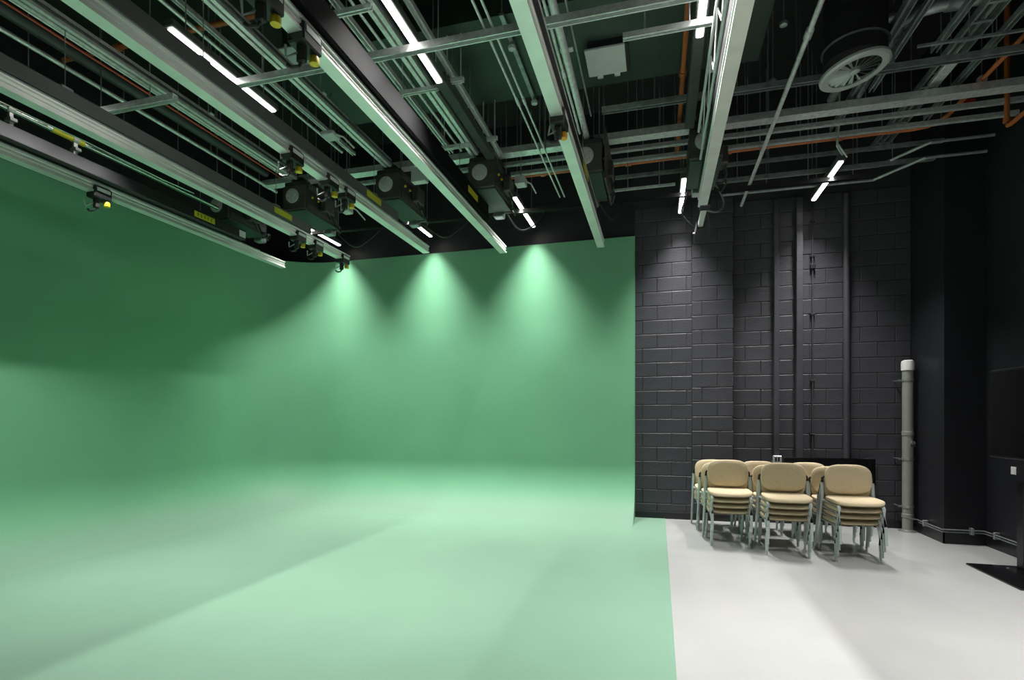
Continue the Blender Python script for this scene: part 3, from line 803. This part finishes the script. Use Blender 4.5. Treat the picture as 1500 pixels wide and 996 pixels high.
# chrome pipe with hook clamps above the left bar
PX_, PZ_ = BAR_X[0]+0.05, 4.56
t = thing('chrome_pipe', 'shiny chrome pipe with hanging clamps above left lighting bar', 'pipe', (PX_, 3, PZ_))
MB().tube((PX_, -0.5, PZ_), (PX_, 6.25, PZ_), 0.026, 14).build('tube', 'chrome', t, True)
MB().path([(PX_+0.03, -0.5, PZ_+0.02)] + [(PX_+0.035+0.012*math.sin(k), -0.5+k*0.45, PZ_+0.02+0.01*math.cos(k*1.7)) for k in range(1, 15)], 0.008, 6).build('cable', 'chrome', t)
for px_ in (15, 110):
    t_ = (px_-CX)/FPX
    y = PX_*(ca+t_*sa)/(t_*ca-sa)
    c = MB().lathe([(0.027, -0.03), (0.036, -0.03), (0.036, 0.03), (0.027, 0.03)], (PX_, y, PZ_), 14, 'y').build('clamp', 'steel_clamp', t, True)
    MB().cbox(PX_-0.018, PX_+0.018, y-0.02, y+0.02, PZ_-0.17, PZ_-0.03, 0.006).box(PX_-0.03, PX_+0.05, y-0.03, y+0.03, PZ_-0.12, PZ_-0.09).build('hook', 'steel_clamp', c)
y = PX_*(ca+(100-CX)/FPX*sa)/((100-CX)/FPX*ca-sa)
MB().lathe([(0.028, -0.16), (0.028, 0.16)], (PX_, y, PZ_), 14, 'y').build('tape_band', 'label_yellow', t, True)
for y in (1.0, 3.2, 5.6):
    MB().tube((PX_, y, PZ_+0.02), (PX_, y, Z_CEIL), 0.006, 6).build('hanger_rod', 'galv_dull', t)

# ---- right part, length-wise
y_pipe('conduit', 'long straight conduit with coupling ending before the block wall', 'conduit', rx(0.392, 4.75), 4.75, -0.5, 8.6, 0.022, 'galv', 3, (4.9,))
y_channel('strut_channel', 'dull strut channel under the round duct reaching the batten', 'channel', rx(0.612, 5.1), 5.1, 4.5, 7.4, 0.07, 'galv_dull', 2)
y_channel('strut_channel', 'dull strut channel right behind the round duct', 'channel', rx(0.655, 5.15), 5.15, 3.5, 6.7, 0.05, 'galv_dull', 2)
y_channel('strut_channel', 'dull strut channel between round duct and cable ladder', 'channel', rx(0.756, 5.1), 5.1, -0.5, 6.05, 0.055, 'galv_dull', 3)
y_channel('strut_channel', 'dull strut channel between cable ladder and orange pipe', 'channel', rx(0.90, 5.15), 5.15, -0.5, 7.5, 0.055, 'galv_dull', 3)
LXc = rx(0.82, 5.2)
t = thing('cable_ladder', 'wide metal cable ladder running towards the block wall', 'cable ladder', (LXc, 4, 5.20))
for s in (-1, 1):
    MB().box(LXc+s*0.085-0.006, LXc+s*0.085+0.006, -0.5, 8.3, 5.20, 5.27).build('side_rail', 'galv_dull', t)
y = -0.4
while y < 8.3:
    MB().box(LXc-0.079, LXc+0.079, y, y+0.03, 5.21, 5.225).build('rung', 'galv_dull', t); y += 0.25
for k in range(4):
    MB().tube((LXc-0.055+k*0.036, -0.5, 5.242), (LXc-0.055+k*0.036, 8.3, 5.242), 0.016, 6).build('cable', 'dark_pipe' if k % 2 else 'galv_dull', t)
rods(t, [(LXc+s*0.085, y) for s in (-1, 1) for y in (2.5, 5.0, 7.5)], 5.27)
p = at_z(1404, 118, 5.08)
tag(MB().cbox(LXc-0.055, LXc+0.055, p.y-0.2, p.y+0.2, 5.15, 5.20, 0.01).build('junction_box', 'galv'), 'grey junction box under the wide cable ladder', 'box')
# big galvanised pipe with elbows
pts = [(1310, 50), (1325, 12), (1352, 6), (1372, 18)]
q = [at_z(a_, b_, 5.35) for a_, b_ in ((1304, 60), (1322, 20))]
t = thing('galvanised_pipe', 'thick galvanised pipe with an elbow beside the round duct', 'pipe', q[0])
X0 = q[0].x
MB().path([(X0, 7.4, 5.35), (X0, 6.0, 5.35), (X0+0.03, 5.86, 5.35), (X0+0.12, 5.77, 5.35), (X0+0.26, 5.74, 5.35), (X0+1.2, 5.74, 5.35)], 0.055, 14).build('pipe_run', 'galv_dull', t, True)
MB().lathe([(0.066, -0.05), (0.066, 0.05)], (X0+0.34, 5.74, 5.35), 14, 'x').build('coupling', 'galv_dull', t, True)
MB().lathe([(0.066, -0.05), (0.066, 0.05)], (X0, 6.1, 5.35), 14, 'y').build('coupling', 'galv_dull', t, True)
rods(t, [(X0, 6.7), (X0+0.8, 5.74)], 5.4)
t = thing('galvanised_pipe', 'second thick galvanised pipe bending away towards the cable ladder', 'pipe', (2.6, 4.3, 5.5))
MB().path([(2.62, -0.5, 5.5), (2.62, 5.75, 5.5), (2.57, 5.93, 5.5), (2.45, 6.02, 5.5), (2.18, 6.03, 5.5), (2.09, 6.08, 5.5), (2.05, 6.2, 5.5), (2.05, 7.4, 5.5)], 0.05, 14).build('pipe_run', 'galv_dull', t, True)
rods(t, [(2.62, 2.5), (2.62, 3.9), (2.05, 6.9)], 5.54)
x_channel('strut_channel', 'dull strut channel high above the round swirl diffuser', 'channel', 5.25, 5.3, 1.9, 3.9, 0.05, 'galv_dull', nrod=2)
x_channel('strut_channel', 'slender dull strut bridging cable ladder and orange pipe', 'channel', 5.75, 5.0, 2.3, 3.9, 0.022, 'galv_dull', nrod=2)
# conduits kinking round the pillar top
for k, (za, dy) in enumerate(((4.86, 0.0), (4.98, -0.16))):
    t = thing('conduit', ['pale conduit stepping around the black pillar, lowest one', 'pale conduit stepping around the black pillar, upper one'][k], 'conduit', (3.3, 7.9+dy, za))
    MB().path([(0.9, 8.42+dy, za), (2.85, 8.42+dy, za), (3.25, 7.92+dy, za+0.02), (3.9, 7.92+dy, za+0.02)], 0.020, 8).build('tube', 'galv_dull', t, True)
    rods(t, [(1.5, 8.42+dy), (2.6, 8.42+dy)], za)
# Y-shaped wire hanger over the batten of row five
bx = LED_X[4]
t = thing('wire_hanger', 'forked wire hanger holding the LED batten over the chairs', 'hanger', (bx, 7.3, 4.74))
MB().path([(bx-0.04, 7.25, 4.74), (bx-0.10, 7.25, 4.86), (bx-0.08, 7.25, 5.1), (bx-0.05, 7.25, Z_CEIL)], 0.012, 6).build('wire', 'galv', t)
MB().path([(bx+0.03, 7.32, 4.74), (bx-0.09, 7.25, 4.88)], 0.010, 6).build('fork', 'galv', t)
# round duct with swirl diffuser
dc = at_z(1252, 106, 4.80)
R_ = 0.27
t = thing('round_duct', 'black round duct ending in pale swirl diffuser with vanes', 'duct', (dc.x, dc.y, 4.80))
MB().lathe([(R_-0.05, 0.10), (R_-0.012, 0.085), (R_-0.012, Z_CEIL-4.80)], (dc.x, dc.y, 4.80), 40).build('duct', 'trunk_black', t, True)
for z in (0.22, 0.8):
    MB().lathe([(R_-0.014, z-0.012), (R_+0.006, z), (R_-0.014, z+0.012)], (dc.x, dc.y, 4.80), 40).build('seam_band', 'dark_pipe', t, True)
rim = MB(); vs = []; fs = []
n = 48
pr = [(R_-0.05, 0.02), (R_-0.055, 0.0), (R_+0.0, -0.006), (R_+0.02, 0.008), (R_+0.02, 0.03), (R_-0.01, 0.032)]
for r_, z in pr:
    for i in range(n):
        a = 2*math.pi*i/n
        vs.append((dc.x+r_*math.cos(a), dc.y+r_*math.sin(a), 4.80+z))
for k in range(len(pr)):
    k2 = (k+1) % len(pr)
    for i in range(n):
        j = (i+1) % n
        fs.append((k*n+i, k*n+j, k2*n+j, k2*n+i))
rim.add(vs, fs).build('rim', 'diffuser_grey', t, True)
MB().lathe([(0.03, -0.008), (0.045, 0.0), (0.045, 0.03)], (dc.x, dc.y, 4.80), 20).build('hub', 'diffuser_grey', t, True)
for k in range(18):
    a = 2*math.pi*k/18
    u = Vector((math.cos(a), math.sin(a), 0)); v = Vector((-math.sin(a), math.cos(a), 0))
    c0 = Vector((dc.x, dc.y, 4.81))
    tl = v*0.010 + Vector((0, 0, 0.010)); tl2 = v*0.024 + Vector((0, 0, 0.022))
    m_ = MB(); th_ = Vector((0, 0, 0.003))
    A, B_, Cc, D_ = c0+u*0.04-tl*0.3, c0+u*0.04+tl*0.3, c0+u*0.255+tl2, c0+u*0.255-tl2*0.4
    m_.add([A, B_, Cc, D_, A+th_, B_+th_, Cc+th_, D_+th_], [(0,3,2,1),(4,5,6,7),(0,1,5,4),(1,2,6,5),(2,3,7,6),(3,0,4,7)])
    m_.build('vane', 'diffuser_grey', t)

TILT = Matrix.Translation((0, 0, 0.0)) @ Matrix.Rotation(math.radians(-10), 4, 'Y')
for ch in t.children:
    if ch.name.split('.')[0] in ('rim', 'hub', 'vane'):
        ch.data.transform(TILT)
# rectangular ducts
def duct(lab, x0, x1, y0, y1, z0, z1, seams):
    t = thing('air_duct', lab, 'duct', ((x0+x1)/2, (y0+y1)/2, z0))
    MB().box(x0, x1, y0, y1, z0, z1).build('casing', 'duct_metal', t)
    for x in seams:
        MB().box(x-0.02, x+0.02, y0-0.025, y1+0.025, z0-0.025, z1+0.02).build('flange', 'duct_metal', t)
    for x in (x0+0.4, (x0+x1)/2, x1-0.4):
        MB().tube((x, y0-0.04, z0), (x, y0-0.04, Z_CEIL), 0.006, 6).tube((x, y1+0.04, z0), (x, y1+0.04, Z_CEIL), 0.006, 6).box(x-0.02, x+0.02, y0-0.06, y1+0.06, z0-0.05, z0-0.026).build('support', 'galv_dull', t)
    return t
duct('wide dark rectangular air duct behind the trapeze conduits', -3.75, 1.0, 4.75, 6.05, 5.30, 5.85, (-2.4, -1.0, 0.4))
duct('second dark air duct running parallel nearer the open room', -2.7, 1.0, 2.4, 4.2, 5.55, 6.1, (-1.3, 0.1))
duct('dark air duct beneath the ceiling over the grey trunking bar', -5.6, -3.0, 3.0, 4.0, 5.75, 6.2, (-4.3,))

# square panels under the ducts
cs = [at_z(a_, b_, 5.2) for a_, b_ in ((856, 76), (915, 65), (918, 104), (863, 115))]
x0, x1 = (cs[0].x+cs[3].x)/2, (cs[1].x+cs[2].x)/2
y0, y1 = (cs[0].y+cs[1].y)/2, (cs[2].y+cs[3].y)/2
t = thing('ceiling_panel', 'square pale grey panel with two clips under the air duct', 'panel', ((x0+x1)/2, (y0+y1)/2, 5.2))
MB().cbox(x0, x1, y0, y1, 5.2, 5.225, 0.005).build('plate', 'panel_grey', t)
MB().box(x0+0.03, x1+0.03, y0+0.02, y1+0.02, 5.225, 5.30).build('frame', 'trunk_black', t)
for f in (0.3, 0.75):
    MB().cbox(x0+(x1-x0)*f-0.03, x0+(x1-x0)*f+0.03, y1-0.01, y1+0.03, 5.185, 5.205, 0.004).build('clip', 'galv', t)
p = at_z(447, 88, 5.2)
t = thing('ceiling_panel', 'pale grey plate seen behind the yellow plugged clamps', 'panel', (p.x, p.y, 5.2))
MB().cbox(p.x-0.2, p.x+0.2, p.y-0.2, p.y+0.2, 5.2, 5.22, 0.005).build('plate', 'panel_grey', t)
for dx in (-0.15, 0.15):
    MB().tube((p.x+dx, p.y, 5.22), (p.x+dx, p.y, Z_CEIL), 0.006, 6).build('hanger_rod', 'galv_dull', t)

# small boxes hung in the grid
for (px_, py_, z, w_, d_, h_, lab) in ((484, 202, 4.80, 0.16, 0.16, 0.05, 'pale junction box under the beam above three yellow knobs'),
                                       (763, 272, 4.72, 0.14, 0.16, 0.10, 'pale junction box next to hoist over tall black trunking'),
                                       (508, 312, 4.40, 0.12, 0.14, 0.16, 'pale hanging plate box behind hoist near green corner'),
                                       (615, 268, 4.55, 0.20, 0.10, 0.18, 'pale switch box beside hoist above three yellow knobs')):
    p = at_z(px_, py_, z)
    t = thing('junction_box', lab, 'box', (p.x, p.y, z))
    MB().cbox(p.x-w_/2, p.x+w_/2, p.y-d_/2, p.y+d_/2, z, z+h_, 0.008).build('box', 'panel_grey', t)
    MB().tube((p.x, p.y, z+h_), (p.x, p.y, Z_CEIL), 0.010, 6).build('stem', 'galv_dull', t)
    MB().path([(p.x+w_/2, p.y, z+h_*0.5), (p.x+w_/2+0.06, p.y+0.05, z+h_*0.3), (p.x+w_/2+0.09, p.y+0.22, z-0.03)], 0.010, 6).build('lead', 'panel_grey', t)

# sensors and bulbs hanging from the ceiling
for (px_, py_, z, lab) in ((1148, 36, 5.35, 'small dark ceiling sensor on a rod near the round duct'),
                           (1132, 120, 5.35, 'small dark ceiling sensor further from round duct, nearer conduit'),
                           (750, 71, 5.2, 'small pale sprinkler head under the wide air duct'),
                           (783, 151, 5.2, 'small pale sprinkler head behind the amber plug')):
    p = at_z(px_, py_, z)
    t = thing('ceiling_sensor', lab, 'sensor', (p.x, p.y, z))
    MB().lathe([(0.012, -0.02), (0.035, -0.01), (0.04, 0.015), (0.02, 0.04)], (p.x, p.y, z), 14).build('head', 'galv_dull' if px_ > 1000 else 'panel_grey', t, True)
    MB().tube((p.x, p.y, z+0.03), (p.x, p.y, Z_CEIL if px_ > 1000 else 5.3), 0.007, 6).build('rod', 'galv_dull', t)

# loose black cables by the hoists
def cable(pts, lab, r=0.011, m='black_plastic'):
    pts = [Vector(p) for p in pts]
    out = []
    for k in range(len(pts)-1):
        p0 = pts[max(k-1, 0)]; p1 = pts[k]; p2 = pts[k+1]; p3 = pts[min(k+2, len(pts)-1)]
        for s in range(5):
            u = s/5
            out.append(0.5*((2*p1)+(p2-p0)*u+(2*p0-5*p1+4*p2-p3)*u*u+(3*p1-p0-3*p2+p3)*u**3))
    out.append(pts[-1])
    tag(MB().path(out, r, 6).build('cable', m, None, True), lab, 'cable')
cable([(0.62, 7.08, 4.60), (0.78, 7.12, 4.30), (0.72, 7.0, 4.12), (0.58, 6.9, 4.10)], 'pale looping cable beside the bar with the tapered end', 0.010, 'galv_dull')
cable([(0.38, 7.25, 4.50), (0.30, 7.4, 4.32), (0.36, 7.5, 4.22), (0.45, 7.55, 4.14)], 'black cable hanging behind hoist beside the white lattice girder')
cable([(-0.75, 7.24, 4.45), (-0.62, 7.4, 4.30), (-0.55, 7.6, 4.42), (-0.50, 7.84, 4.67)], 'black cable hanging behind the hoist with side plate')
cable([(-2.05, 7.32, 4.46), (-1.9, 7.45, 4.28), (-1.7, 7.6, 4.40), (-1.6, 7.84, 4.67)], 'black cable hanging behind hoist over tall black trunking')
cable([(-3.35, 7.32, 4.46), (-3.1, 7.5, 4.30), (-2.9, 7.6, 4.42), (-2.8, 7.84, 4.67)], 'black cable hanging behind hoist above three yellow knobs')
cable([(-4.8, 7.32, 4.46), (-4.6, 7.5, 4.28), (-4.4, 7.6, 4.40), (-4.3, 7.84, 4.67)], 'black cable hanging behind hoist near the green corner')
